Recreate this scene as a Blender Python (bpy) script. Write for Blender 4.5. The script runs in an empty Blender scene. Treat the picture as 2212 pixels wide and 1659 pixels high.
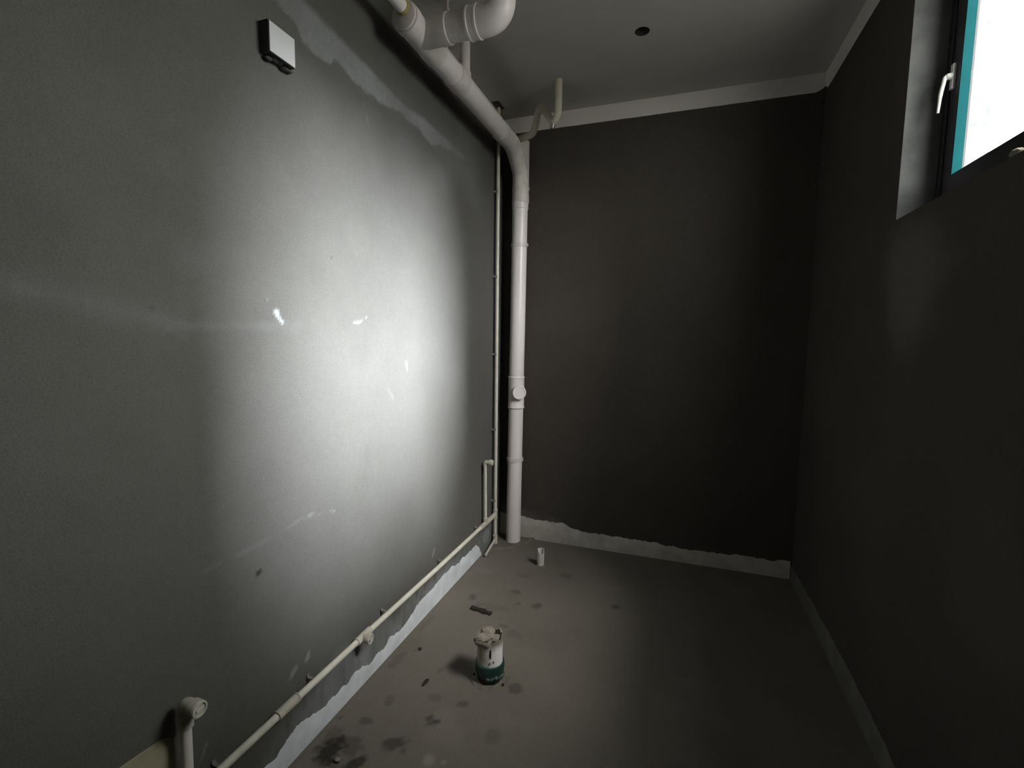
import bpy, bmesh, math, random
import numpy as np
from mathutils import Vector, Matrix
random.seed(7)
rng = np.random.default_rng(7)
sc = bpy.context.scene
C = sc.collection
PI = math.pi

# ------------------------------------------------------------------ camera, sky, sun, exposure
W, D, H = 1.947, 3.25, 3.0            # room: x from left wall to right wall, y to the back wall, z up
Y0 = -1.3                             # wall behind the camera
F_PX, YAW, PITCH, ROLL = 1020.2, -0.3332, 0.0966, -0.0118
CAM = Vector((1.2087, 0.0, 1.4816))

cy_, sy_ = math.cos(YAW), math.sin(YAW)
cp_, sp_ = math.cos(PITCH), math.sin(PITCH)
fwd = Vector((sy_*cp_, cy_*cp_, -sp_))
rgt = Vector((cy_, -sy_, 0))
dwn = fwd.cross(rgt)
r2 = rgt*math.cos(ROLL) + dwn*math.sin(ROLL)
d2 = dwn*math.cos(ROLL) - rgt*math.sin(ROLL)
cam = bpy.data.cameras.new('camera')
cam.sensor_fit = 'HORIZONTAL'; cam.sensor_width = 36.0
cam.lens = 36.0*F_PX/2212.0
cam.clip_start = 0.02; cam.clip_end = 200
camo = bpy.data.objects.new('camera', cam); C.objects.link(camo)
mw = Matrix((r2, -d2, -fwd)).transposed().to_4x4(); mw.translation = CAM
camo.matrix_world = mw
sc.camera = camo

SKY = 10.0
world = bpy.data.worlds.new('overcast_sky'); sc.world = world; world.use_nodes = True
wn = world.node_tree.nodes; bgd = wn['Background']
bgd.inputs['Color'].default_value = (1.0, .985, .92, 1); bgd.inputs['Strength'].default_value = SKY

# open sky between the neighbouring buildings: a bright gap opposite the window and a dimmer one higher up, with an added halo lamp
def sky_area(name, c, sy, sz, rad, shape, aim, col):
    l = bpy.data.lights.new(name, 'AREA'); l.shape = shape; l.size = sy; l.size_y = sz
    l.energy = rad*PI*sy*sz*(PI/4 if shape == 'ELLIPSE' else 1); l.color = col
    o = bpy.data.objects.new(name, l); C.objects.link(o); o.location = c
    o.rotation_euler = Vector(aim).to_track_quat('-Z', 'Y').to_euler(); return o
GD = 8.0
sky_area('open_sky_gap', (2.05+GD, 1.57-.110*GD, 2.42+.555*GD), .335*GD, .64*GD, 415.0, 'ELLIPSE', (-1, 0, 0), (.975, .985, 1.03))
sky_area('halo_fill_lamp', (2.15+GD, 1.57+.22*GD, 2.42+.58*GD), 1.05*GD, .80*GD, 16.0, 'ELLIPSE', (-1, 0, 0), (1, .99, .95))  # added wide dim lamp, softens the near side of the light patch
sky_area('side_sky_gap', (2.05+6, 1.57-.70*6, 2.42+.68*6), 3.3, 6.3, 28.0, 'RECTANGLE', (-1, 0, 0), (1, .955, .94))
sky_area('upper_sky_gap', (2.05+3, 1.57-.35*3, 2.42+1.27*3), 2.0, 2.7, 63.0, 'ELLIPSE', (-1, 0, -1), (1, .955, .90))

vs = sc.view_settings
sc.display_settings.display_device = 'sRGB'
vs.view_transform = 'Standard'; vs.look = 'None'; vs.gamma = 1.0; vs.use_curve_mapping = False
vs.exposure = 0.0
sc.cycles.max_bounces = 10; sc.cycles.diffuse_bounces = 6
sc.cycles.sample_clamp_indirect = 4.0
sc.cycles.caustics_reflective = False; sc.cycles.caustics_refractive = False

# ------------------------------------------------------------------ helpers: objects
def link(name, me, parent=None, mat=None, smooth=False):
    o = bpy.data.objects.new(name, me); C.objects.link(o)
    if mat: me.materials.append(mat)
    if parent: o.parent = parent
    if smooth and len(me.polygons):
        me.polygons.foreach_set('use_smooth', [True]*len(me.polygons))
        bm = bmesh.new(); bm.from_mesh(me)
        for e in bm.edges:
            if len(e.link_faces) == 2 and e.calc_face_angle(0) > math.radians(38): e.smooth = False
        bm.to_mesh(me); bm.free()
    return o
def mesh(name, verts, faces):
    me = bpy.data.meshes.new(name); me.from_pydata([tuple(v) for v in verts], [], faces); me.update()
    return me
def thing(name, label, cat, loc=(0, 0, 0), group=None):
    o = bpy.data.objects.new(name, None); C.objects.link(o); o.location = loc
    o.empty_display_size = .05
    o['label'] = label; o['category'] = cat
    if group: o['group'] = group
    return o
def part(name, me, parent, mat, smooth=True, label=None):
    """mesh given in world coordinates, re-based to its (unrotated) parents"""
    off = Vector((0, 0, 0)); p = parent
    while p is not None: off += p.location; p = p.parent
    me.transform(Matrix.Translation(-off))
    o = link(name, me, parent, mat, smooth)
    if label: o['label'] = label
    return o
def structure(o): o['kind'] = 'structure'; return o

# ------------------------------------------------------------------ helpers: shapes
class MB:
    def __init__(s): s.v = []; s.f = []
    def add(s, verts, faces):
        n = len(s.v); s.v += [Vector(v) for v in verts]; s.f += [tuple(i+n for i in f) for f in faces]
    def mesh(s, name='m'):
        me = mesh(name, s.v, s.f); bm = bmesh.new(); bm.from_mesh(me)
        bmesh.ops.recalc_face_normals(bm, faces=bm.faces); bm.to_mesh(me); bm.free(); return me
    def box(s, lo, hi):
        x0, y0, z0 = lo; x1, y1, z1 = hi
        s.add([(x0,y0,z0),(x1,y0,z0),(x1,y1,z0),(x0,y1,z0),(x0,y0,z1),(x1,y0,z1),(x1,y1,z1),(x0,y1,z1)],
              [(0,3,2,1),(4,5,6,7),(0,1,5,4),(1,2,6,5),(2,3,7,6),(3,0,4,7)]); return s
    def tube(s, pts, r, n=20, caps=True):
        """round tube through points; r a number or one per point"""
        pts = [Vector(p) for p in pts]; m = len(pts)
        rs = [r]*m if not hasattr(r, '__len__') else r
        T = []
        for i in range(m):
            a = pts[max(i-1, 0)]; b = pts[min(i+1, m-1)]
            t1 = (pts[i]-a).normalized() if i else (b-pts[i]).normalized()
            t2 = (b-pts[i]).normalized() if i < m-1 else t1
            t = (t1+t2); T.append(t.normalized() if t.length > 1e-6 else t2)
        up = Vector((0, 0, 1)) if abs(T[0].z) < .9 else Vector((1, 0, 0))
        u = T[0].cross(up).normalized(); V = []; Fc = []
        for i in range(m):
            u = (u - T[i]*u.dot(T[i])).normalized(); w = T[i].cross(u)
            for k in range(n):
                a = 2*PI*k/n; V.append(pts[i] + (u*math.cos(a)+w*math.sin(a))*rs[i])
        for i in range(m-1):
            for k in range(n):
                Fc.append((i*n+k, i*n+(k+1) % n, (i+1)*n+(k+1) % n, (i+1)*n+k))
        if caps: Fc.append(tuple(range(n-1, -1, -1))); Fc.append(tuple((m-1)*n+k for k in range(n)))
        s.add(V, Fc); return s
    def lathe(s, o, ax, prof, n=28):
        """profile [(distance along the axis, radius)], closed with caps"""
        o = Vector(o); ax = Vector(ax).normalized()
        up = Vector((0, 0, 1)) if abs(ax.z) < .9 else Vector((1, 0, 0))
        u = ax.cross(up).normalized(); w = ax.cross(u); V = []; Fc = []
        for (h, r) in prof:
            for k in range(n):
                a = 2*PI*k/n; V.append(o + ax*h + (u*math.cos(a)+w*math.sin(a))*r)
        for i in range(len(prof)-1):
            for k in range(n): Fc.append((i*n+k, i*n+(k+1) % n, (i+1)*n+(k+1) % n, (i+1)*n+k))
        Fc.append(tuple(range(n-1, -1, -1))); Fc.append(tuple((len(prof)-1)*n+k for k in range(n)))
        s.add(V, Fc); return s
def bend(pts, rad, n=8):
    """polyline with rounded corners"""
    pts = [Vector(p) for p in pts]; out = [pts[0]]
    for i in range(1, len(pts)-1):
        p = pts[i]; a = pts[i-1]-p; b = pts[i+1]-p
        r = min(rad if not hasattr(rad, '__len__') else rad[i-1], a.length*.49, b.length*.49)
        A = p + a.normalized()*r; B = p + b.normalized()*r
        for k in range(n+1):
            t = k/n; out.append(A*(1-t)**2 + p*2*t*(1-t) + B*t*t)
    out.append(pts[-1]); return out
def blob(center, rx, ry, rz, seed, n=2, jag=.25):
    """a rough lump"""
    bm = bmesh.new(); bmesh.ops.create_icosphere(bm, subdivisions=n, radius=1)
    r = random.Random(seed); fr = [Vector((r.uniform(-3, 3), r.uniform(-3, 3), r.uniform(-3, 3))) for _ in range(5)]
    for v in bm.verts:
        d = sum(math.sin(f.dot(v.co)+i*1.7) for i, f in enumerate(fr))/5
        k = 1 + jag*d + r.uniform(-jag, jag)*.25
        v.co = Vector((v.co.x*rx*k, v.co.y*ry*k, v.co.z*rz*k)) + Vector(center)
    me = bpy.data.meshes.new('lump'); bm.to_mesh(me); bm.free(); return me
def join(meshes):
    bm = bmesh.new()
    for m in meshes: bm.from_mesh(m)
    me = bpy.data.meshes.new('joined'); bm.to_mesh(me); bm.free(); return me

# value noise in numpy, for stain shapes
_tab = rng.random((64, 64))
def vnoise(x, y, s):
    x = np.asarray(x)/s + 100.3; y = np.asarray(y)/s + 100.7
    i = np.floor(x).astype(int); j = np.floor(y).astype(int); u = x-i; v = y-j
    u = u*u*(3-2*u); v = v*v*(3-2*v)
    g = lambda a, b: _tab[a % 64, b % 64]
    return (g(i, j)*(1-u)+g(i+1, j)*u)*(1-v) + (g(i, j+1)*(1-u)+g(i+1, j+1)*u)*v
def fbm(x, y, s, o=4):
    t = 0; a = 1; w = 0
    for k in range(o): t = t + a*vnoise(x+k*17.1*s, y-k*9.3*s, s/2**k); w += a; a *= .55
    return t/w - .5
def sstep(a, b, x):
    t = np.clip((x-a)/(b-a), 0, 1); return t*t*(3-2*t)
def seg_dist(X, Y, pts):
    d = np.full(X.shape, 1e9)
    for (a, b), (c, e) in zip(pts[:-1], pts[1:]):
        dx, dy = c-a, e-b; L = dx*dx+dy*dy+1e-12
        t = np.clip(((X-a)*dx+(Y-b)*dy)/L, 0, 1)
        d = np.minimum(d, np.hypot(X-a-t*dx, Y-b-t*dy))
    return d

# ------------------------------------------------------------------ materials
def new_mat(name):
    m = bpy.data.materials.new(name); m.use_nodes = True
    nt = m.node_tree; return m, nt, nt.nodes, nt.links, nt.nodes['Principled BSDF']
def noise(nt, scale, detail=5, rough=.6, coord=None):
    n = nt.nodes.new('ShaderNodeTexNoise'); n.inputs['Scale'].default_value = scale
    n.inputs['Detail'].default_value = detail; n.inputs['Roughness'].default_value = rough
    if coord is None:
        tc = nt.nodes.new('ShaderNodeTexCoord'); coord = tc.outputs['Object']
    nt.links.new(coord, n.inputs['Vector']); return n.outputs['Fac']
def mixc(nt, fac, a, b):
    m = nt.nodes.new('ShaderNodeMix'); m.data_type = 'RGBA'
    if isinstance(fac, (int, float)): m.inputs[0].default_value = fac
    else: nt.links.new(fac, m.inputs[0])
    for sck, v in ((m.inputs[6], a), (m.inputs[7], b)):
        if isinstance(v, tuple): sck.default_value = (*v, 1)
        else: nt.links.new(v, sck)
    return m.outputs[2]
def maprange(nt, val, a, b, c=0., d=1.):
    m = nt.nodes.new('ShaderNodeMapRange'); m.inputs[1].default_value = a; m.inputs[2].default_value = b
    m.inputs[3].default_value = c; m.inputs[4].default_value = d
    nt.links.new(val, m.inputs[0]); return m.outputs[0]
def mathn(nt, op, a, b):
    m = nt.nodes.new('ShaderNodeMath'); m.operation = op
    for i, v in enumerate((a, b)):
        if isinstance(v, (int, float)): m.inputs[i].default_value = v
        else: nt.links.new(v, m.inputs[i])
    return m.outputs[0]
def attr(nt, name):
    a = nt.nodes.new('ShaderNodeAttribute'); a.attribute_name = name; return a.outputs['Fac']
def bump(nt, h, strength, dist, bsdf):
    b = nt.nodes.new('ShaderNodeBump'); b.inputs['Strength'].default_value = strength
    b.inputs['Distance'].default_value = dist
    nt.links.new(h, b.inputs['Height']); nt.links.new(b.outputs[0], bsdf.inputs['Normal'])
def plain(name, col, rough=.6, var=.12, scale=18., bmp=0., spec=.5, metal=0.):
    m, nt, N, L, b = new_mat(name)
    f = noise(nt, scale)
    c = mixc(nt, maprange(nt, f, .3, .7), tuple(x*(1-var) for x in col), tuple(min(1, x*(1+var)) for x in col))
    L.new(c, b.inputs['Base Color']); b.inputs['Roughness'].default_value = rough
    b.inputs['Specular IOR Level'].default_value = spec; b.inputs['Metallic'].default_value = metal
    if bmp: bump(nt, noise(nt, scale*6), .5, bmp, b)
    return m
def cement(name, dark, lite, rough=.85, marks=None, spec=.2, bmp=.0012):
    """grey cement render; 'pale' and 'dark' are per-vertex stain amounts"""
    m, nt, N, L, b = new_mat(name)
    big = noise(nt, 1.7, 6, .6); fine = noise(nt, 38, 6, .7)
    c = mixc(nt, maprange(nt, big, .3, .7), dark, lite)
    c = mixc(nt, maprange(nt, fine, .25, .75, 0, .35), c, tuple(x*.7 for x in dark))
    spk = noise(nt, 330, 2, .8)
    c = mixc(nt, maprange(nt, spk, .3, .7, 0, .30), c, tuple(x*1.6 for x in lite))
    spd = noise(nt, 210, 2, .8)
    c = mixc(nt, maprange(nt, spd, .45, .8, 0, .5), c, tuple(x*.45 for x in dark))
    if marks:
        brk = noise(nt, 55, 5, .7)
        p = mathn(nt, 'MULTIPLY', attr(nt, 'pale'), maprange(nt, brk, .2, .7, .72, 1.12))
        c = mixc(nt, p, c, marks['pale'])
        q = mathn(nt, 'MULTIPLY', attr(nt, 'dark'), maprange(nt, brk, .2, .7, .75, 1.1))
        c = mixc(nt, q, c, marks['dark'])
    L.new(c, b.inputs['Base Color']); b.inputs['Roughness'].default_value = rough
    b.inputs['Specular IOR Level'].default_value = spec
    bump(nt, mathn(nt, 'ADD', mathn(nt, 'ADD', fine, noise(nt, 160, 3)), mathn(nt, 'MULTIPLY', noise(nt, 7, 3), 3.0)), .7, bmp, b)
    return m

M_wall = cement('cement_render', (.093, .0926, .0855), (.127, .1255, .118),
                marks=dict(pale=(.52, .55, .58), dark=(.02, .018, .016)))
M_wall_shaded = cement('shaded_cement_render', (.068, .060, .052), (.092, .083, .074), marks=dict(pale=(.42, .42, .40), dark=(.02, .018, .016)))  # same cement as the left wall, shade of these walls put into the colour
M_floor = cement('cement_screed', (.150, .138, .118), (.190, .175, .150),
                 marks=dict(pale=(.42, .40, .36), dark=(.028, .025, .021)))
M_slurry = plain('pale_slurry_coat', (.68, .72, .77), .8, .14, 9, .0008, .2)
M_ceil = plain('white_ceiling_coat', (.57, .56, .535), .85, .05, 2.2, .0004, .2)
M_trim = plain('white_lapped_coat', (.86, .82, .79), .85, .04, 3, .0003, .2)
M_pvc = plain('white_pvc', (.86, .815, .805), .33, .03, 6)
M_pvc_dusty = plain('dusty_white_pvc', (.76, .72, .69), .45, .12, 14)
M_ppr = plain('cream_water_pipe', (.66, .64, .56), .4, .10, 20)
M_fit = plain('dusty_cream_fitting', (.52, .49, .42), .5, .16, 30)
M_steel = plain('dull_steel', (.42, .41, .39), .4, .15, 40, 0, .5, .8)
M_glue = plain('yellow_glue', (.42, .36, .12), .5, .2, 40)
M_black = plain('black_frame_paint', (.018, .019, .021), .35, .15, 12)
M_teal = plain('teal_glazing_bead', (.003, .040, .044), .8, .10, 8, 0, .02)
M_handle = plain('white_handle_plastic', (.82, .82, .80), .3, .03, 10)
M_plate = plain('white_cover_plastic', (.56, .575, .585), .5, .02, 10)
M_boxd = plain('dark_box_plastic', (.045, .044, .040), .7, .2, 30)
M_green = plain('dark_green_paint', (.012, .050, .042), .4, .35, 24)
M_blackgoo = plain('black_sealing_mortar', (.014, .014, .013), .5, .3, 60, .001)
M_mortar = plain('grey_mortar_crust', (.26, .24, .20), .9, .25, 45, .002, .2)
M_dust = plain('floor_mortar', (.16, .148, .125), .9, .2, 30, .0015, .2)
M_chip = plain('dark_debris', (.035, .031, .026), .8, .3, 60, .001, .2)
M_patch = plain('yellowish_putty', (.40, .38, .26), .85, .12, 20, .0006, .2)

m, nt, N, L, b = new_mat('window_glass')
N.remove(b)
tr = N.new('ShaderNodeBsdfTransparent'); tr.inputs[0].default_value = (.97, .98, .98, 1)
gl = N.new('ShaderNodeBsdfGlossy'); gl.inputs['Roughness'].default_value = .03
fr = N.new('ShaderNodeFresnel'); fr.inputs['IOR'].default_value = 1.45
ge = N.new('ShaderNodeNewGeometry')
fo = mathn(nt, 'MULTIPLY', fr.outputs[0], mathn(nt, 'SUBTRACT', 1.0, ge.outputs['Backfacing']))
mx = N.new('ShaderNodeMixShader'); L.new(fo, mx.inputs[0]); L.new(tr.outputs[0], mx.inputs[1]); L.new(gl.outputs[0], mx.inputs[2])
L.new(mx.outputs[0], N['Material Output'].inputs['Surface']); M_glass = m

# stub: white pvc dirtied on one side, with a few dark scuffs
m, nt, N, L, b = new_mat('dirty_white_pvc')
tc = N.new('ShaderNodeTexCoord'); sx = N.new('ShaderNodeSeparateXYZ'); L.new(tc.outputs['Object'], sx.inputs[0])
n1 = noise(nt, 22, 5)
side = maprange(nt, mathn(nt, 'ADD', mathn(nt, 'ADD', sx.outputs[0], mathn(nt, 'MULTIPLY', sx.outputs[1], .25)), mathn(nt, 'MULTIPLY', n1, .05)), -.012, .030)
c = mixc(nt, side, (.50, .42, .35), (.92, .91, .90))
top = maprange(nt, mathn(nt, 'ADD', sx.outputs[2], mathn(nt, 'MULTIPLY', n1, .06)), .185, .215)
c = mixc(nt, top, c, (.24, .21, .16))
L.new(c, b.inputs['Base Color']); b.inputs['Roughness'].default_value = .45; M_stub = m

# ------------------------------------------------------------------ gridded wall panels with stain attributes
def panel(name, us, vs_, to3, mat, hole=None, masks=None, parent=None):
    """regular grid over u (rows) and v (columns); faces inside 'hole' are left out"""
    us = np.asarray(us); vs_ = np.asarray(vs_); nu, nv = len(us), len(vs_)
    U, V = np.meshgrid(us, vs_, indexing='ij')
    co = np.stack(to3(U.ravel(), V.ravel()), 1).astype(np.float32)
    i = np.arange(nu-1)[:, None]; j = np.arange(nv-1)[None, :]
    q = np.stack([i*nv+j, (i+1)*nv+j, (i+1)*nv+j+1, i*nv+j+1], -1).reshape(-1, 4)
    if hole is not None:
        cu = ((U[:-1, :-1]+U[1:, 1:])/2).ravel(); cv = ((V[:-1, :-1]+V[1:, 1:])/2).ravel()
        q = q[~hole(cu, cv)]
    me = bpy.data.meshes.new(name); me.vertices.add(len(co)); me.vertices.foreach_set('co', co.ravel())
    me.loops.add(q.size); me.loops.foreach_set('vertex_index', q.ravel().astype(np.int32))
    me.polygons.add(len(q)); me.polygons.foreach_set('loop_start', np.arange(0, q.size, 4, dtype=np.int32))
    me.update(calc_edges=True)
    for k in ('pale', 'dark'):
        a = me.attributes.new(k, 'FLOAT', 'POINT')
        val = masks[k](U, V).ravel().astype(np.float32) if masks and k in masks else np.zeros(len(co), np.float32)
        a.data.foreach_set('value', val)
    me.validate(); return link(name, me, parent, mat)

T = .25                                                   # wall thickness
WY0, WY1, WZ0, WZ1 = 1.02, 2.137, 1.928, 2.93             # window opening

def left_pale(y, z):
    n = fbm(y, z, .22); nf = fbm(y+3, z, .05)
    out = np.zeros(y.shape)
    # band of filler under the ceiling, ragged at its lower edge
    lo = np.interp(y, [0., .6, 1.20, 1.31, 1.34, 1.41, 1.47, 1.49, 1.52, 1.6, 1.77, 2.06, 2.2, 2.35, 2.65, 2.8],
                   [2.52, 2.53, 2.50, 2.475, 2.44, 2.425, 2.435, 2.475, 2.455, 2.435, 2.45, 2.465, 2.44, 2.475, 2.50, 2.52])
    hi = np.interp(y, [0., 1.2, 1.36, 1.49, 1.7, 2.0, 2.46, 2.8], [2.62, 2.61, 2.585, 2.575, 2.56, 2.55, 2.56, 2.545])
    band = sstep(0, .02, z-lo+nf*.05)*sstep(0, .035, hi-z+n*.05)
    fade = np.interp(y, [.3, 1.2, 1.4, 1.7, 2.1, 2.5, 2.75], [.16, .17, .30, .42, .38, .30, .0])
    out = np.maximum(out, band*fade*(.8+.9*n))
    out = np.maximum(out, .10*sstep(.22, 0, np.abs(z-2.46)+n*.2)*np.interp(y, [1.2, 1.6, 2.7, 2.9], [0, 1, 1, 0]))
    # faint seam and small knocks with pale filler showing
    seam = seg_dist(y, z, [(.3, 1.62), (.537, 1.575), (.644, 1.554), (.72, 1.539), (.889, 1.502), (1.271, 1.515)])
    out = np.maximum(out, np.interp(y, [.3, .9, 1.27], [.10, .07, .02])*sstep(.024, 0, seam+nf*.05)*(.7+1.2*n))
    out = np.maximum(out, .05*sstep(.06, 0, seam+n*.06)*(y < .9))
    for pts, w, a in (([(1.188, 1.556), (1.196, 1.546)], .010, .62), ([(1.200, 1.538), (1.211, 1.526)], .008, .5),
                      ([(1.572, 1.537), (1.60, 1.537)], .006, .22), ([(1.618, 1.545), (1.628, 1.549)], .009, .55), ([(1.638, 1.552), (1.652, 1.560)], .008, .55), ([(1.60, 1.538), (1.625, 1.542)], .006, .3),
                      ([(1.948, 1.368), (1.955, 1.35), (1.962, 1.325)], .009, .09), ([(1.805, 1.245), (1.84, 1.203)], .010, .055),
                      ([(1.15, 1.60), (1.155, 1.588)], .005, .14), ([(1.201, .838), (1.26, .846), (1.30, .842), (1.354, .833)], .006, .06),
                      ([(1.30, .845), (1.325, .845)], .007, .16), ([(1.412, .822), (1.435, .816)], .007, .14), ([(.89, .829), (1.05, .83), (1.2, .838)], .008, .05),
                      ([(1.655, 2.41), (1.69, 2.33)], .006, .14),
                      ([(1.20, .31), (1.215, .325)], .012, .22), ([(1.27, .325), (1.28, .34)], .012, .28), ([(.87, .30), (.885, .33)], .01, .25),
                      ([(2.20, .29), (2.22, .32)], .01, .2)):
        out = np.maximum(out, a*sstep(w, w*.25, seg_dist(y, z, pts)+nf*w*2.6))
    # cloudy pale wash
    out = np.maximum(out, .07*sstep(.10, 0, np.hypot((y-.92)*.9, (z-1.68))+n*.15))
    # thin slurry smeared above the skirting coat
    sm = np.interp(y, [0, 1.0, 1.15, 1.25, 1.35, 1.5, 1.7, 1.85, 2.1, 2.4, 2.7, 2.9], [.08, .09, .12, .17, .19, .20, .19, .15, .17, .18, .16, .13])
    strk = fbm(y*2.2, z*.25, .09)
    out = np.maximum(out, np.interp(y, [.9, 1.2, 1.4, 1.8, 2.3, 2.9], [.06, .22, .40, .30, .26, .2])*sstep(.05, -.03, z-sm+strk*.16)*(.75+1.2*strk))
    # pale lump of slurry in the corner below the pipe tee
    out = np.maximum(out, .30*sstep(1.05, .7, np.hypot((y-2.975)/.075, (z-.095)/.055)+n*.5))
    return np.clip(out, 0, 1)
def left_dark(y, z):
    out = np.zeros(y.shape)
    nf = fbm(y, z, .04)
    for (a, c, r, s) in ((1.082, .740, .010, .9), (1.09, .745, .007, .5), (1.45, 1.77, .005, .4), (2.35, .79, .006, .4), (.808, 1.545, .006, .25)):
        out = np.maximum(out, s*sstep(r*1.3, r*.5, np.hypot(y-a, z-c)+nf*r))
    out = np.maximum(out, .10*sstep(0., .25, fbm(y+9, z+2, .5)))
    return out
ys = np.concatenate([np.linspace(Y0, .3, 12)[:-1], np.arange(.3, D-.004, .008), [D]])
zs = np.concatenate([np.arange(0, H-.004, .008), [H]])
structure(panel('wall_left', ys, zs, lambda u, v: (u*0, u, v), M_wall, masks=dict(pale=left_pale, dark=left_dark)))

def back_pale(x, z):
    n = fbm(x, z+5, .15)
    top = np.interp(x, [0, .18, .36, .6, 1.95], [.22, .22, .17, .10, .08])
    return np.clip(.16*sstep(.05, -.05, z-top+n*.12), 0, 1)
xs = np.concatenate([np.arange(0, W-.01, .02), [W]])
structure(panel('wall_back', xs, np.linspace(0, H, 151), lambda u, v: (u, u*0+D, v), M_wall_shaded, masks=dict(pale=back_pale)))

def right_pale(y, z):
    n = fbm(y, z+8, .25)
    a = .20*sstep(.30, .06, np.hypot((y-1.98)*.95, (z-1.66)*1.0)+n*.25)
    return np.clip(np.maximum(a, .05*sstep(.3, 0, np.hypot(y-1.3, z-.9)+n*.5)), 0, 1)
ysr = np.unique(np.concatenate([np.linspace(Y0, WY0, 40), np.linspace(WY0, WY1, 36), np.linspace(WY1, D, 36)]))
zsr = np.unique(np.concatenate([np.linspace(0, WZ0, 60), np.linspace(WZ0, WZ1, 32), [H]]))
wr = panel('wall_right', ysr, zsr, lambda u, v: (u*0+W, u, v), M_wall_shaded,
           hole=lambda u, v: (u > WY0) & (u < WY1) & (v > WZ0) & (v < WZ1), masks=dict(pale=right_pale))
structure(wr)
# reveal of the window opening and the outer face of the right wall
mb = MB(); x0, x1 = W, W+T
mb.add([(x0, WY1, WZ0), (x1, WY1, WZ0), (x1, WY1, WZ1), (x0, WY1, WZ1)], [(0, 1, 2, 3)])
mb.add([(x0, WY0, WZ0), (x1, WY0, WZ0), (x1, WY0, WZ1), (x0, WY0, WZ1)], [(0, 1, 2, 3)])
mb.add([(x0, WY0, WZ0), (x1, WY0, WZ0), (x1, WY1, WZ0), (x0, WY1, WZ0)], [(0, 1, 2, 3)])
mb.add([(x0, WY0, WZ1), (x1, WY0, WZ1), (x1, WY1, WZ1), (x0, WY1, WZ1)], [(0, 1, 2, 3)])
M_reveal = plain('pale_reveal_render', (.15, .155, .155), .85, .3, 7, .001, .2)
rv = part('window_reveal', mb.mesh(), wr, M_reveal, False)
mb = MB(); A = [(Y0, 0), (WY0, 0), (WY1, 0), (D, 0), (Y0, WZ0), (WY0, WZ0), (WY1, WZ0), (D, WZ0), (Y0, WZ1), (WY0, WZ1), (WY1, WZ1), (D, WZ1), (Y0, H), (WY0, H), (WY1, H), (D, H)]
mb.add([(x1, a, c) for a, c in A], [(i, i+1, i+5, i+4) for i in (0, 1, 2, 4, 6, 8, 9, 10)])
part('outer_face', mb.mesh(), wr, M_wall, False)
structure(panel('wall_front', np.linspace(0, W, 10), np.linspace(0, H, 12), lambda u, v: (u, u*0+Y0, v), M_wall))

def floor_dark(x, y):
    n = fbm(x, y, .05); n2 = fbm(x+4, y, .012, 2)
    out = np.zeros(x.shape)
    for (a, c, rx, ry, rot, s) in ((.384, 2.233, .03, .012, 0, .15), (.163, 2.367, .020, .035, .3, .45), (.381, 2.512, .035, .022, 0, .45),
            (.432, 2.401, .022, .018, 0, .5), (.536, 2.415, .026, .030, 0, .5), (.424, 2.174, .03, .02, 0, .35), (.951, 2.558, .028, .028, 0, .5),
            (.625, 1.787, .030, .034, 0, .5), (.459, 1.631, .024, .026, 0, .45), (.389, 1.506, .034, .024, .5, .75), (.362, 1.515, .016, .02, 0, .6),
            (.299, 1.374, .045, .028, .4, .65), (.34, 1.352, .014, .018, 0, .5), (.100, 1.262, .050, .052, .4, .95), (.15, 1.30, .05, .04, 0, .45),
            (.215, 1.245, .026, .05, -.35, .85), (.134, 1.421, .024, .018, 0, .45), (.157, 1.542, .022, .028, .5, .35), (.031, 1.40, .010, .02, 0, .5),
            (.05, 1.33, .03, .05, .2, .35), (.27, 1.77, .012, .018, 0, .3), (.10, 1.855, .02, .02, 0, .25), (.30, 2.30, .10, .05, .2, .18), (.50, 2.13, .05, .03, 0, .2),
            (.62, 2.80, .04, .03, 0, .3), (.36, 2.70, .05, .03, 0, .25), (.62, 1.52, .03, .03, 0, .25), (.33, 1.62, .03, .02, 0, .25),
            (.06, 1.75, .025, .06, 0, .25), (.04, 2.05, .015, .1, 0, .2)):
        cr, sr = math.cos(rot), math.sin(rot)
        u = ((x-a)*cr+(y-c)*sr)/rx; v = (-(x-a)*sr+(y-c)*cr)/ry
        out = np.maximum(out, s*sstep(1.25, .55, np.hypot(u, v)+n*1.5+n2*.5))
    out = np.maximum(out, .14*sstep(.05, .3, fbm(x+2, y+7, .35)))
    out = np.maximum(out, .20*sstep(.03, .0, x)*(1-sstep(2.7, 2.9, y)))
    return np.clip(out, 0, 1)
def floor_pale(x, y):
    n = fbm(x, y, .06)
    out = .10*sstep(.1, .3, fbm(x+7, y, .3))
    for (a, c, r, s) in ((.45, 1.35, .03, .35), (.5, 1.36, .015, .35), (.145, 1.24, .008, .5)):
        out = np.maximum(out, s*sstep(r, r*.3, np.hypot(x-a, y-c)+n*r))
    return out
xf = np.concatenate([np.arange(0, 1.0, .008), np.linspace(1.0, W, 24)])
yf = np.concatenate([np.linspace(Y0, 1.0, 14)[:-1], np.arange(1.0, 3.0, .008), np.linspace(3.0, D, 10)])
structure(panel('floor', xf, yf, lambda u, v: (u, v, u*0), M_floor, masks=dict(pale=floor_pale, dark=floor_dark)))

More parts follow.
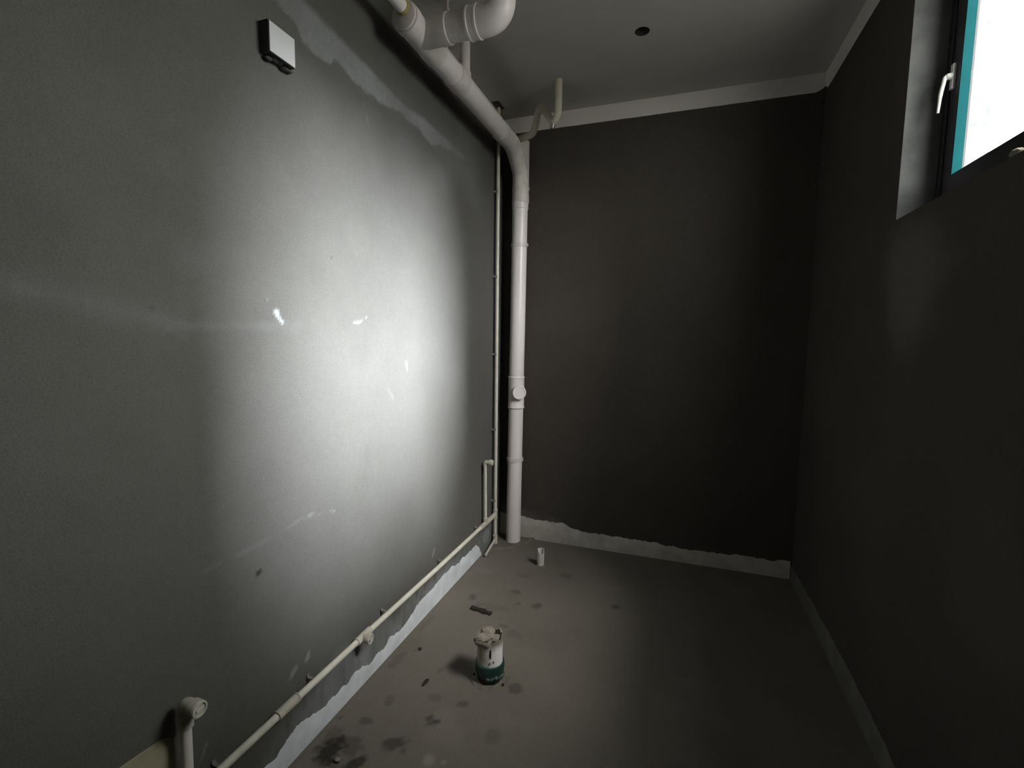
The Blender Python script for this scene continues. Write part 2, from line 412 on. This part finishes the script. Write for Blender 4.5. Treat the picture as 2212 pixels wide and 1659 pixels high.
# ceiling with one round cored hole
HC, HR, SQ = (.982, 2.562), .036, .12
def ceil_mesh():
    mb = MB(); n = 32
    circ = [(HC[0]+HR*math.cos(2*PI*k/n), HC[1]+HR*math.sin(2*PI*k/n)) for k in range(n)]
    sq = []
    for k in range(n):
        a = 2*PI*k/n; s = SQ/max(abs(math.cos(a)), abs(math.sin(a))); sq.append((HC[0]+s*math.cos(a), HC[1]+s*math.sin(a)))
    mb.add([(x, y, H) for x, y in circ+sq], [(k, (k+1) % n, n+(k+1) % n, n+k) for k in range(n)])
    X = [0, HC[0]-SQ, HC[0]+SQ, W]; Y = [Y0, HC[1]-SQ, HC[1]+SQ, D]
    for i in range(3):
        for j in range(3):
            if (i, j) != (1, 1):
                mb.add([(X[i], Y[j], H), (X[i+1], Y[j], H), (X[i+1], Y[j+1], H), (X[i], Y[j+1], H)], [(0, 1, 2, 3)])
    return mb.mesh()
ce = structure(link('ceiling', ceil_mesh(), None, M_ceil))
mb = MB(); n = 32
ring = [(HC[0]+HR*math.cos(2*PI*k/n)*(1+.03*math.sin(5*k)), HC[1]+HR*math.sin(2*PI*k/n)) for k in range(n)]
mb.add([(x, y, H) for x, y in ring]+[(x, y, H+.12) for x, y in ring], [(k, (k+1) % n, n+(k+1) % n, n+k) for k in range(n)]+[tuple(range(n, 2*n))])
part('cored_hole', mb.mesh(), ce, M_boxd, False, 'dark round hole')
mb = MB(); mb.box((.012, 2.985, H-.0015), (.062, 3.10, H+.001)); part('painted_hole', mb.mesh(), ce, M_black, False, 'flat black patch painted as the hole around the riser')  # thin black plate, the hole's inner shade painted instead of a recess
mb = MB(); mb.box((-.02, Y0-.02, H+.13), (W+T, D+.02, H+.2)); part('slab', mb.mesh(), ce, M_wall, False)

mb = MB(); mb.box((-30, -30, -3.3), (40, 34, -3.2))
M_ground = cement('outdoor_paving', (.22, .215, .20), (.29, .28, .265), .9)
structure(link('ground_outside', mb.mesh(), None, M_ground))

# ------------------------------------------------------------------ coats laid on the walls: ceiling colour lapped down, slurry skirting
def coat(name, us, lo, hi, to3, mat, th, seed, ragged, up=True, cols=7):
    """thin coat between heights lo(u) and hi(u), feathered to nothing at its ragged edge"""
    r = random.Random(seed); V = []; Fc = []; n = cols+1
    for i, u in enumerate(us):
        a, c = lo(u), hi(u)
        k1 = float(fbm(np.array([u]), np.array([seed*3.1]), .05)[0]+.4*fbm(np.array([u]), np.array([seed*1.7]), .012, 2)[0])*ragged
        if up: c += k1
        else: a += k1
        for j in range(n):
            t = j/cols; z = a+(c-a)*t
            e = (1-t**6) if up else (1-(1-t)**6)
            V.append(to3(u, z, .0012+th*e))
        for j in (0, n-1):
            pass
    m_ = len(us)
    for i in range(m_-1):
        for j in range(cols): Fc.append((i*n+j, (i+1)*n+j, (i+1)*n+j+1, i*n+j+1))
    k = len(V); rim = [i*n+(n-1 if up else 0) for i in range(m_)]
    for i, u in enumerate(us):
        v = Vector(V[rim[i]]); z = v.z; V.append(to3(u, z, -.001))
    for i in range(m_-1): Fc.append((rim[i], rim[i+1], k+i+1, k+i))
    mb = MB(); mb.add(V, Fc); me = mb.mesh()
    return structure(link(name, me, None, mat, True))
Lt = [(-1.3, .08), (.9, .08), (1.079, .073), (1.117, .070), (1.168, .093), (1.211, .107), (1.278, .100), (1.349, .082), (1.45, .078), (1.518, .081), (1.545, .090), (1.60, .068), (1.637, .062), (1.72, .064),
      (1.798, .077), (1.898, .066), (1.998, .080), (2.03, .105), (2.053, .111), (2.2, .110), (2.339, .122), (2.524, .108), (2.696, .106), (2.80, .100), (2.849, .072), (2.88, .02)]
li = lambda tab: (lambda u: float(np.interp(u, [p[0] for p in tab], [p[1] for p in tab])))
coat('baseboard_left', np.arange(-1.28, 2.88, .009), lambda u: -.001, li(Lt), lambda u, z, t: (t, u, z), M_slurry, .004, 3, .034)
Bt = [(0, .17), (.12, .17), (.25, .15), (.36, .150), (.50, .148), (.58, .118), (.636, .108), (.8, .112), (1.143, .106), (1.203, .101), (1.379, .090), (1.657, .102), (1.894, .106), (W, .118)]
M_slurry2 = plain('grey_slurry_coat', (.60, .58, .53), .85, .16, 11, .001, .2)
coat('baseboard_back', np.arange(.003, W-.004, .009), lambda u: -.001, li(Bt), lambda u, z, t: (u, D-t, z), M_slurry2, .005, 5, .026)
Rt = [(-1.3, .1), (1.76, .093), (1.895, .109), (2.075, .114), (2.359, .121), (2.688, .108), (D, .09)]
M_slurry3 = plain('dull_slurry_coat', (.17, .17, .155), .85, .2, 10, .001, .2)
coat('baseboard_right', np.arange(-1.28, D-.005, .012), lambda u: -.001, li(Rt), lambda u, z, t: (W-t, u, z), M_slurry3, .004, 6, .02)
BH = 2.898
coat('trim_1', np.concatenate([np.arange(.0, W-.1, .03), np.linspace(W-.1, W-.001, 14)]), lambda u: BH+.03*max(0, (u-(W-.06))/.06)**2, lambda u: H, lambda u, z, t: (u, D-t, z), M_trim, .002, 8, .003, up=False)
coat('trim_2', np.concatenate([np.arange(Y0+.02, D-.1, .03), np.linspace(D-.1, D-.001, 14)]), lambda u: max(BH, WZ1+.004 if False else BH)+.03*max(0, (u-(D-.06))/.06)**2 if not (WY0 < u < WY1) else WZ1+.002, lambda u: H, lambda u, z, t: (W-t, u, z), M_trim, .002, 9, .003, up=False)
coat('trim_3', np.arange(Y0+.02, D-.005, .03), lambda u: BH, lambda u: H, lambda u, z, t: (t, u, z), M_trim, .002, 10, .003, up=False)
# putty patch low on the left wall
mb = MB()
P = [(.55, .30), (.60, .42), (.655, .455), (.70, .452), (.745, .447), (.768, .444), (.79, .43), (.80, .40), (.79, .33), (.75, .28), (.65, .27)]
mb.add([(.003, a, c) for a, c in P]+[(-.001, a, c) for a, c in P], [tuple(range(len(P)))]+[(i, (i+1) % len(P), len(P)+(i+1) % len(P), len(P)+i) for i in range(len(P))])
part('putty_patch', mb.mesh(), bpy.data.objects['wall_left'], M_patch, False, 'yellowish putty patch')

# ------------------------------------------------------------------ window
win = bpy.data.objects.new('window_1', None); C.objects.link(win); win.location = (W+.1, (WY0+WY1)/2, WZ0); structure(win)
def frame_ring(mb, y0, y1, z0, z1, w, xa, xb):
    mb.box((xa, y0, z0), (xb, y0+w, z1)); mb.box((xa, y1-w, z0), (xb, y1, z1))
    mb.box((xa, y0+w, z0), (xb, y1-w, z0+w)); mb.box((xa, y0+w, z1-w), (xb, y1-w, z1))
fd = W+.108
mb = MB(); frame_ring(mb, WY0, WY1, WZ0, WZ1, .048, fd, fd+.055)
part('frame', mb.mesh(), win, M_black, False)
sy0, sy1, sz0, sz1, sw = WY0+.044, WY1-.044, WZ0+.040, WZ1-.040, .072
mb = MB(); frame_ring(mb, sy0, sy1, sz0, sz1, sw, W+.1, W+.126)
# shallow ridge round the sash
frame_ring(mb, sy0+.006, sy1-.006, sz0+.006, sz1-.006, .012, W+.096, W+.101)
sash = part('sash', mb.mesh(), win, M_black, False)
gy0, gy1, gz0, gz1 = sy0+sw, sy1-sw, sz0+sw, sz1-sw
mb = MB(); mb.box((W+.1005, gy1-.003, gz0), (W+.127, gy1+.001, gz1)); mb.box((W+.1005, gy0-.001, gz0), (W+.127, gy0+.003, gz1))
part('glazing_bead', mb.mesh(), sash, M_teal, False, 'teal glazing bead')
mb = MB(); mb.box((W+.112, gy0+.001, gz0-.003), (W+.117, gy1-.001, gz1+.003))
part('pane', mb.mesh(), sash, M_glass, False)
hy, hx = 2.056, W+.1
mb = MB(); mb.box((hx-.009, hy-.008, 2.328), (hx, hy+.008, 2.408)); mb.lathe((hx-.008, hy, 2.37), (-1, 0, 0), [(0, .011), (.012, .010), (.016, .008)], 16)
hd = part('handle', mb.mesh(), win, M_handle, False, 'white window handle')
mb = MB(); pts = bend([(hx-.012, hy, 2.372), (hx-.026, hy, 2.371), (hx-.028, hy, 2.352), (hx-.034, hy, 2.318), (hx-.037, hy, 2.256)], .012, 5)
mb.tube(pts, [.0062]*(len(pts)-2)+[.0055, .004], 10); part('lever', mb.mesh(), hd, M_handle)

me = blob((W+.012, 1.505, WZ0+.009), .012, .022, .010, 21, 2, .3)
o = link('mortar_lump', me, None, M_mortar, True); o['label'] = 'small pale lump of mortar on the window sill edge'; o['category'] = 'debris'

# ------------------------------------------------------------------ drain pipework (one glued assembly)
SX0, SX1, SY = .136, .160, 3.166                       # the stack leans a little
def sx_(z): return SX0+(SX1-SX0)*z/2.74
R = .0525
BX, BZ = .142, 2.738                                   # branch axis along the left wall
TY = 1.858                                             # branch tee
dr = thing('drain_stack', 'white plastic soil stack in the corner with a thick branch pipe under the ceiling', 'pipe', (SX0, SY, 0))
mb = MB(); mb.tube([(sx_(z), SY, z) for z in (0.002, .6, 1.2, 1.8, 2.4, 2.70)], R, 32)
part('stack_pipe', mb.mesh(), dr, M_pvc)
def ringc(z0, z1, r, lip=.003):
    mb = MB(); mb.lathe((sx_((z0+z1)/2), SY, 0), (0, 0, 1), [(z0, r-lip*1.5), (z0+.001, r), (z0+.008, r+lip), (z0+.016, r), (z1-.016, r), (z1-.008, r+lip), (z1-.001, r), (z1, r-lip*1.5)], 32)
    return mb.mesh()
ax = lambda z: Vector((sx_(z), SY, z))
# wye where the branch sweeps into the stack
mb = MB(); mb.lathe((sx_(2.6), SY, 0), (0, 0, 1), [(2.40, R+.001), (2.401, R+.006), (2.45, R+.006), (2.456, R+.004), (2.70, R+.004), (2.80, R+.004), (2.802, R-.004)], 32)
sweep = bend([(BX, 2.86, BZ), (BX+.004, 3.05, BZ), (sx_(2.6), SY-.005, 2.60)], .16, 10)
mb.tube(sweep, R+.003, 32, True)
part('wye', mb.mesh(), dr, M_pvc_dusty)
def clamp(z):
    mb = MB(); mb.lathe((sx_(z), SY, z-.014), (0, 0, 1), [(0, R+.001), (.0005, R+.005), (.028, R+.005), (.0285, R+.001)], 32)
    mb.box((sx_(z)+R, SY-.004, z-.008), (sx_(z)+R+.011, SY+.004, z+.008))
    mb.tube([(sx_(z)-.01, SY+R, z), (sx_(z)-.01, D-.002, z)], .006, 8)
    return mb.mesh()
for z in (2.49, 2.12, .615):
    cl = part('clamp', clamp(z), dr, M_pvc_dusty)
part('coupling', ringc(2.36, 2.405, R+.003, .001), dr, M_pvc)
# cleanout tee with a screwed cap facing into the room
part('cleanout_tee', ringc(.985, 1.215, R+.004, .0035), dr, M_pvc)
nd = Vector((.55, -.84, 0)).normalized(); oc = ax(1.106)
mb = MB(); mb.lathe(oc, nd, [(R-.012, .040), (R+.014, .040), (R+.016, .040)], 28); part('cleanout_port', mb.mesh(), dr, M_pvc_dusty)
mb = MB(); mb.lathe(oc, nd, [(R+.012, .044), (R+.013, .049), (R+.034, .049), (R+.037, .046), (R+.037, .038), (R+.034, .036), (R+.034, .004)], 32)
part('cleanout_cap', mb.mesh(), dr, M_pvc)
# branch under the ceiling
mb = MB(); mb.tube([(BX, 1.98, BZ), (BX, 2.4, BZ), (BX, 2.88, BZ)], R, 32); part('branch_pipe', mb.mesh(), dr, M_pvc)
def ringy(y0, y1, r): 
    mb = MB(); mb.lathe((BX, 0, BZ), (0, 1, 0), [(y0, R), (y0+.002, r), (y0+.01, r+.002), (y0+.02, r), (y1-.002, r), (y1, R)], 32); return mb.mesh()
part('coupling', ringy(2.16, 2.26, R+.005), dr, M_pvc_dusty)
part('coupling', ringy(2.80, 2.87, R+.004), dr, M_pvc_dusty)
RT = R+.006
mb = MB(); mb.lathe((BX, 0, BZ), (0, 1, 0), [(1.735, RT-.004), (1.738, RT), (1.775, RT), (1.785, RT-.003), (1.93, RT-.003), (1.94, RT), (1.998, RT), (2.002, RT-.005)], 32)
mb.lathe((0, TY, BZ), (1, 0, 0), [(BX, RT-.003), (BX+.09, RT-.003), (BX+.1, RT), (BX+.135, RT), (BX+.138, RT-.005)], 32)
part('branch_tee', mb.mesh(), dr, M_pvc_dusty)
mb = MB(); mb.lathe((BX, 0, BZ), (0, -1, 0), [(-1.74, RT-.006), (-1.728, RT-.006), (-1.725, RT-.010)], 32)
part('end_reducer', mb.mesh(), dr, M_pvc_dusty)
mb = MB(); mb.lathe((BX, 0, BZ+.024), (0, -1, 0), [(-1.730, .0285), (-1.715, .0285), (-1.713, .026)], 24); part('glue_ring', mb.mesh(), dr, M_glue, True, 'yellow glue around the joint')
mb = MB(); mb.tube([(BX, 1.74, BZ+.024), (BX, 1.2, BZ+.032), (BX, .4, BZ+.044)], .025, 24); part('inlet_pipe', mb.mesh(), dr, M_pvc)
EX = .502
mb = MB(); mb.tube([(BX+.12, TY, BZ), (EX-.12, TY, BZ)], R, 32); part('toilet_branch', mb.mesh(), dr, M_pvc_dusty)
mb = MB(); ep = bend([(EX-.135, TY, BZ), (EX, TY, BZ), (EX, TY, H-.10)], .11, 12)
mb.tube(ep, R+.005, 32); mb.tube([(EX, TY, H-.11), (EX, TY, H-.001)], R, 32)
mb.lathe((EX-.135, TY, BZ), (1, 0, 0), [(-.003, R), (0, RT+.003), (.006, RT+.003), (.009, RT), (.035, RT), (.038, RT+.003), (.044, RT+.003), (.047, RT-.003)], 32)
part('toilet_elbow', mb.mesh(), dr, M_pvc)
mb = MB(); mb.lathe((.172, 2.045, H-.001), (0, 0, -1), [(0, .022), (.004, .022), (.005, .007), (.05, .007), (.051, .012), (.060, .012), (.062, .006)], 14); mb.tube([(.172, 2.045, H-.055), (.172, 2.045, BZ+.02)], .004, 8); part('hanger_bolt', mb.mesh(), dr, M_pvc_dusty)
mb = MB(); mb.tube([(BX, 2.30, BZ+.03), (BX, 2.30, H-.001)], .026, 20); mb.lathe((BX, 2.30, BZ+.045), (0, 0, 1), [(0, .031), (.03, .031), (.031, .027)], 20)
part('drop_pipe', mb.mesh(), dr, M_pvc_dusty)
tp = bend([(.489, 2.862, H-.001), (.487, 2.864, 2.80), (.452, 2.885, 2.772), (.345, 2.985, 2.925), (.318, 3.005, 2.90), (.312, 3.005, 2.845), (.285, 3.03, 2.785), (.165, 3.115, 2.80)], [.035, .03, .03, .025, .03, .05], 6)
mb = MB(); mb.tube(tp, .0212, 18); part('trap_pipe', mb.mesh(), dr, plain('cream_trap_plastic', (.74, .69, .58), .4, .12, 18))
mb = MB(); mb.tube([(.452, 2.885, 2.772), (.446, 2.889, 2.742)], [.016, .014], 14); part('trap_plug', mb.mesh(), dr, M_steel)

# ------------------------------------------------------------------ water pipe run
wp = thing('water_pipe', 'thin cream water riser beside the stack with a branch along the left wall', 'pipe', (.03, 3.072, 0))
RX, RY, RZ = .030, 3.072, .222
r = .0115
mb = MB(); mb.tube([(RX, RY, .012), (RX, RY, 1.5), (RX, RY, H-.001)], r, 16); part('riser_pipe', mb.mesh(), wp, M_ppr)
mb = MB(); mb.tube([(RX, RY-.03, RZ), (RX, 2.28, .228), (RX, 1.56, .241), (RX, .9, .245), (RX, .868, .245)], r*1.08, 16); mb.tube(bend([(RX, .88, .245), (RX, .855, .245), (RX, .855, .002)], .018, 6), .0125, 16); part('wall_pipe', mb.mesh(), wp, M_ppr)
mb = MB(); mb.lathe((RX, RY, RZ), (0, 0, 1), [(-.034, .0125), (-.033, .016), (.036, .016), (.037, .0125)], 18); mb.tube([(RX, RY, RZ), (RX, RY-.05, RZ)], .0165, 18)
part('tee', mb.mesh(), wp, M_fit)
mb = MB(); mb.tube([(RX, 2.975, RZ), (RX, 2.80, .223)], [.0165, .0165], 18); mb.tube([(RX, 2.885, RZ), (RX, 2.885, .262)], .0155, 18); mb.tube([(RX, 3.03, RZ), (RX, 2.97, RZ)], .0165, 18)
part('tee', mb.mesh(), wp, M_fit)
mb = MB(); mb.tube([(RX, 2.885, .24), (RX, 2.875, .640)], .0105, 16); part('outlet_riser', mb.mesh(), wp, M_ppr)
mb = MB(); ep = bend([(RX, 2.875, .625), (RX, 2.875, .652), (RX+.034, 2.877, .652)], .02, 6); mb.tube(ep, .0150, 16)
mb.lathe((RX+.03, 2.877, .652), (1, 0, 0), [(0, .015), (.002, .020), (.022, .020), (.024, .014)], 18); part('outlet_elbow', mb.mesh(), wp, M_fit)
mb = MB(); mb.lathe((RX, RY, 0), (0, 0, 1), [(.004, .014), (.006, .017), (.07, .017), (.072, .012)], 18); part('floor_socket', mb.mesh(), wp, M_fit)
mb = MB(); mb.tube([(RX+.005, RY-.02, .040), (RX+.018, 2.86, .024), (RX+.02, 2.845, .022)], [.009, .009, .011], 12); part('floor_pipe', mb.mesh(), wp, M_fit)
mb = MB(); mb.tube([(RX, 1.185, .2445), (RX, 1.105, .2446)], .0165, 18); mb.lathe((RX, 1.186, .2445), (0, 1, 0), [(0, .0175), (.006, .0175), (.007, .012)], 18); mb.lathe((RX, 1.10, .2445), (0, 1, 0), [(0, .012), (.001, .0175), (.006, .0175)], 18)
part('coupling', mb.mesh(), wp, M_fit)
OY, OZ = 1.548, .2412
mb = MB(); mb.lathe((RX, OY, OZ), (0, 1, 0), [(-.042, .0125), (-.04, .0165), (.05, .0165), (.052, .0125)], 18); mb.lathe((RX, OY, OZ), (1, 0, 0), [(0, .017), (.018, .017), (.020, .021), (.038, .021)], 20)
ot = part('outlet_tee', mb.mesh(), wp, M_fit)
def plug(o, r):
    mb = MB(); o = Vector(o)
    mb.lathe(o, (1, 0, 0), [(0, r), (.004, r), (.005, r*.8), (.001, r*.74), (.001, r*.02)], 22)
    mb.box((o.x+.001, o.y-r*.5, o.z-r*.14), (o.x+.005, o.y+r*.5, o.z+r*.14))
    return mb.mesh()
M_plug = plain('pale_thread_plug', (.62, .62, .56), .45, .15, 60)
part('thread_plug', plug((RX+.037, OY, OZ), .0205), ot, M_plug, True, 'pale round thread plug')
M_clip = plain('grey_clip_plastic', (.20, .195, .18), .6, .2, 40)
def clip_mesh(y=None, z=None, vert=False):
    mb = MB()
    if vert: mb.box((.001, RY-.018, z-.007), (RX+.004, RY-.010, z+.007)); mb.box((.001, RY-.026, z-.008), (.006, RY-.008, z+.008))
    else: mb.box((.001, y-.006, z+.008), (RX-.004, y+.006, z+.0155)); mb.box((.001, y-.006, z+.008), (.005, y+.006, z+.024))
    return mb.mesh()
for z in (1.90, 1.37, .84, .325, 2.46): part('pipe_clip', clip_mesh(z=z, vert=True), wp, M_clip, False)
for y in (1.27, 1.72, 2.26, 2.76, .90): part('pipe_clip', clip_mesh(y=y, z=.241 if y < 2 else .228), wp, M_clip, False)

up = thing('water_outlet_pipe', 'short upright grey plastic pipe with round threaded outlet, low at the left wall', 'pipe', (.04, .80, 0))
mb = MB(); mb.tube([(.04, .797, .002), (.04, .800, .3), (.04, .803, .505)], .0138, 20); part('pipe', mb.mesh(), up, M_pvc_dusty)
mb = MB(); mb.lathe((.04, .803, .458), (0, 0, 1), [(0, .0145), (.003, .0185), (.035, .0185)], 20)
mb.tube(bend([(.04, .803, .49), (.04, .803, .524), (.072, .804, .524)], .022, 6), .0190, 20)
mb.lathe((.066, .804, .524), (1, 0, 0), [(0, .0190), (.003, .0215), (.024, .0215), (.026, .0195)], 22)
el = part('elbow', mb.mesh(), up, M_fit)
part('thread_plug', plug((.0905, .804, .524), .0205), el, M_plug, True, 'pale round thread plug')
mb = MB(); mb.box((.001, .792, .10), (.03, .808, .115)); mb.box((.02, .782, .10), (.055, .786, .115)); mb.box((.02, .811, .10), (.055, .815, .115)); part('pipe_clip', mb.mesh(), up, M_fit, False)

# ------------------------------------------------------------------ box with white cover high on the left wall
jb = thing('wall_box', 'small square white cover on a dark box high on the left wall', 'box', (0, 1.21, 2.36))
mb = MB(); mb.box((.0005, 1.160, 2.318), (.036, 1.262, 2.406)); bx = part('box', mb.mesh(), jb, M_boxd, False)
mb = MB(); mb.box((.036, 1.161, 2.318), (.0405, 1.2585, 2.402)); cv = part('cover_plate', mb.mesh(), jb, M_plate, False, 'flat white cover')
me = join([blob((.012, 1.18+.02*i, 2.314+.004*((i*7) % 3-1)), .012, .013, .006, 60+i, 2, .3) for i in range(5)])
part('mortar_edge', me, jb, M_boxd, True)

# ------------------------------------------------------------------ floor stubs
PX, PY = .498, 1.803
st = thing('floor_drain_stub', 'white drain stub with a dark green collar standing on the floor, mortar crust on top', 'pipe', (PX, PY, 0))
def stub_body():
    mb = MB(); n = 40; hs = [.03, .07, .12, .17, 1.0]; V = []; Fc = []
    for i, h in enumerate(hs):
        for k in range(n):
            a = 2*PI*k/n
            top = .197+.008*math.sin(2*a+.6)+.004*math.sin(7*a)+.003*math.sin(13*a+1)
            rr = .0555+.0012*math.sin(3*a+h*30)
            V.append((PX+rr*math.cos(a), PY+rr*math.sin(a), h if h < .9 else top))
    for k in range(n):                                   # inner wall
        a = 2*PI*k/n; top = .197+.008*math.sin(2*a+.6)+.004*math.sin(7*a)+.003*math.sin(13*a+1)
        V.append((PX+.0515*math.cos(a), PY+.0515*math.sin(a), top))
    for k in range(n):
        a = 2*PI*k/n; V.append((PX+.0515*math.cos(a), PY+.0515*math.sin(a), .10))
    for i in range(len(hs)+1):
        for k in range(n): Fc.append((i*n+k, i*n+(k+1) % n, (i+1)*n+(k+1) % n, (i+1)*n+k))
    Fc.append(tuple((len(hs)+1)*n+k for k in range(n)))
    mb.add(V, Fc); return mb.mesh()
part('pipe', stub_body(), st, M_stub)
def rough_lathe(prof, seed, amp, n=40):
    r_ = random.Random(seed); ph = [r_.uniform(0, 6.28) for _ in range(6)]
    V = []; Fc = []
    for i, (h, rr) in enumerate(prof):
        for k in range(n):
            a = 2*PI*k/n; d = sum(math.sin((j+2)*a+ph[j]+h*40*(j % 3)) for j in range(6))/6*amp + r_.uniform(-1, 1)*amp*.3
            V.append((PX+(rr+d)*math.cos(a), PY+(rr+d)*math.sin(a), max(.0, h+d*.6 if 0 < i < len(prof)-1 else h)))
    for i in range(len(prof)-1):
        for k in range(n): Fc.append((i*n+k, i*n+(k+1) % n, (i+1)*n+(k+1) % n, (i+1)*n+k))
    Fc.append(tuple(range(n-1, -1, -1))); Fc.append(tuple((len(prof)-1)*n+k for k in range(n)))
    mb = MB(); mb.add(V, Fc); return mb.mesh()
part('green_collar', rough_lathe([(.040, .056), (.042, .0615), (.055, .0635), (.078, .0635), (.083, .0625), (.085, .055)], 3, .0012), st, M_green)
part('black_base', rough_lathe([(.0, .050), (.004, .053), (.022, .057), (.040, .059), (.046, .05)], 5, .004), st, M_blackgoo)
M_greycrust = plain('greenish_slurry_drip', (.09, .13, .115), .8, .4, 50, .001, .2)
me = join([blob((PX+.055*math.cos(a), PY+.055*math.sin(a), z), .012, .012, .011, 80+i, 2, .4) for i, (a, z) in enumerate(((-1.0, .036), (-.75, .040), (-.45, .036), (-.2, .032), (-1.35, .034), (.2, .03)))])
part('slurry_drip', me, st, M_greycrust)
crust = [blob((PX-.012, PY-.004, .190), .036, .040, .014, 91, 3, .35), blob((PX-.020, PY+.030, .195), .032, .028, .014, 92, 3, .35),
         blob((PX-.038, PY-.030, .196), .026, .024, .012, 93, 3, .4), blob((PX-.057, PY-.022, .186), .006, .022, .015, 94, 2, .3),
         blob((PX-.030, PY-.050, .186), .022, .008, .012, 95, 2, .35), blob((PX+.002, PY-.057, .184), .014, .006, .010, 97, 2, .35),
         blob((PX+.026, PY+.006, .186), .020, .024, .012, 96, 2, .3)]
part('mortar_crust', join(crust), st, M_mortar)
scuff = [blob((PX+.0558*math.cos(a), PY+.0558*math.sin(a), z), .0035 if h < .01 else .005, .0035, h, 100+i, 2, .3) for i, (a, z, h) in enumerate(((-1.17, .145, .020), (-1.22, .104, .005), (-.93, .110, .005)))]
part('scuff', join(scuff), st, M_chip, True, 'dark scuff marks')
mr = rough_lathe([(-.001, .082), (.003, .075), (.006, .06)], 15, .012); part('mortar_foot', mr, st, M_dust)

s2 = thing('capped_pipe_stub', 'short thin white pipe stub standing on the floor in front of the stack', 'pipe', (.428, 2.872, 0))
mb = MB(); n = 24; V = []; Fc = []
for rr, zz in ((.022, 0), (.022, None), (.0185, None), (.0185, .02)):
    for k in range(n):
        a = 2*PI*k/n; z = (.112 - max(0, math.cos(a+.9)-.1)*.030) if zz is None else zz
        V.append((.428+rr*math.cos(a), 2.872+rr*math.sin(a), z))
for i in range(3):
    for k in range(n): Fc.append((i*n+k, i*n+(k+1) % n, (i+1)*n+(k+1) % n, (i+1)*n+k))
Fc.append(tuple(3*n+k for k in range(n))); mb.add(V, Fc); part('pipe', mb.mesh(), s2, M_pvc_dusty)
mb = MB(); mb.lathe((.428, 2.872, 0), (0, 0, 1), [(.0, .034), (.004, .030), (.008, .023)], 20); part('mortar_foot', mb.mesh(), s2, M_dust)

# raised mortar pad with a rounded kerb at the foot of the stack
def pad():
    n = 40; mb = MB(); V = []; Fc = []
    prof = [(.275, 0), (.268, .010), (.255, .015), (.240, .010), (.225, .006), (.0, .006)]
    for (rr, z) in prof:
        for k in range(n+1):
            a = -PI/2 + (PI*.5)*k/n*1.0
            w = 1+.04*math.sin(5*a+1)+.03*math.sin(11*a)
            V.append((.0+max(0, rr*w*math.cos(a)), D-.0+min(0, rr*w*math.sin(a)), z))
    for i in range(len(prof)-1):
        for k in range(n): Fc.append((i*(n+1)+k, i*(n+1)+k+1, (i+1)*(n+1)+k+1, (i+1)*(n+1)+k))
    mb.add(V, Fc); return mb.mesh()
part('mortar_pad', pad(), bpy.data.objects['floor'], M_dust, True)

# ------------------------------------------------------------------ debris on the floor
def debris(name, me, mat, label):
    o = link(name, me, None, mat, True); o['label'] = label; o['category'] = 'debris'; return o
mb = MB(); a = Vector((.203, 2.262, 0)); b_ = Vector((.328, 2.243, 0)); nrm = Vector((.15, .99, 0)).normalized()
pr = []
for i in range(7):
    p = a.lerp(b_, i/6); w = .013+.004*math.sin(i*2.1)
    pr.append([p-nrm*w+Vector((0, 0, .0005)), p-nrm*w*.8+Vector((0, 0, .010+.002*math.sin(i*3))), p+nrm*w*.8+Vector((0, 0, .012+.002*math.cos(i*2))), p+nrm*w+Vector((0, 0, .0005))])
V = [v for q in pr for v in q]; Fc = [(i*4+j, i*4+(j+1) % 4, (i+1)*4+(j+1) % 4, (i+1)*4+j) for i in range(6) for j in range(4)]+[(3, 2, 1, 0), (24, 25, 26, 27)]
mb.add(V, Fc); debris('wood_splinter', mb.mesh(), M_chip, 'dark flat splinter lying on the floor behind the green-collared stub')
debris('floor_chip', blob((.251, 1.680, .005), .008, .024, .006, 31, 2, .3), M_chip, 'small dark sliver on the floor to the left of the green-collared stub')
debris('floor_chip', blob((.117, 1.863, .004), .010, .009, .005, 32, 2, .3), M_chip, 'tiny dark crumb on the floor by the left wall coat, level with the stub')
debris('mortar_crumb', blob((.150, 1.238, .006), .012, .009, .008, 33, 2, .3), M_mortar, 'pale mortar crumb at the edge of the large dark floor stain')
debris('mortar_chunk', blob((.262, 2.282, .006), .030, .016, .010, 34, 2, .3), M_dust, 'grey mortar chunk beside the dark splinter behind the stub')
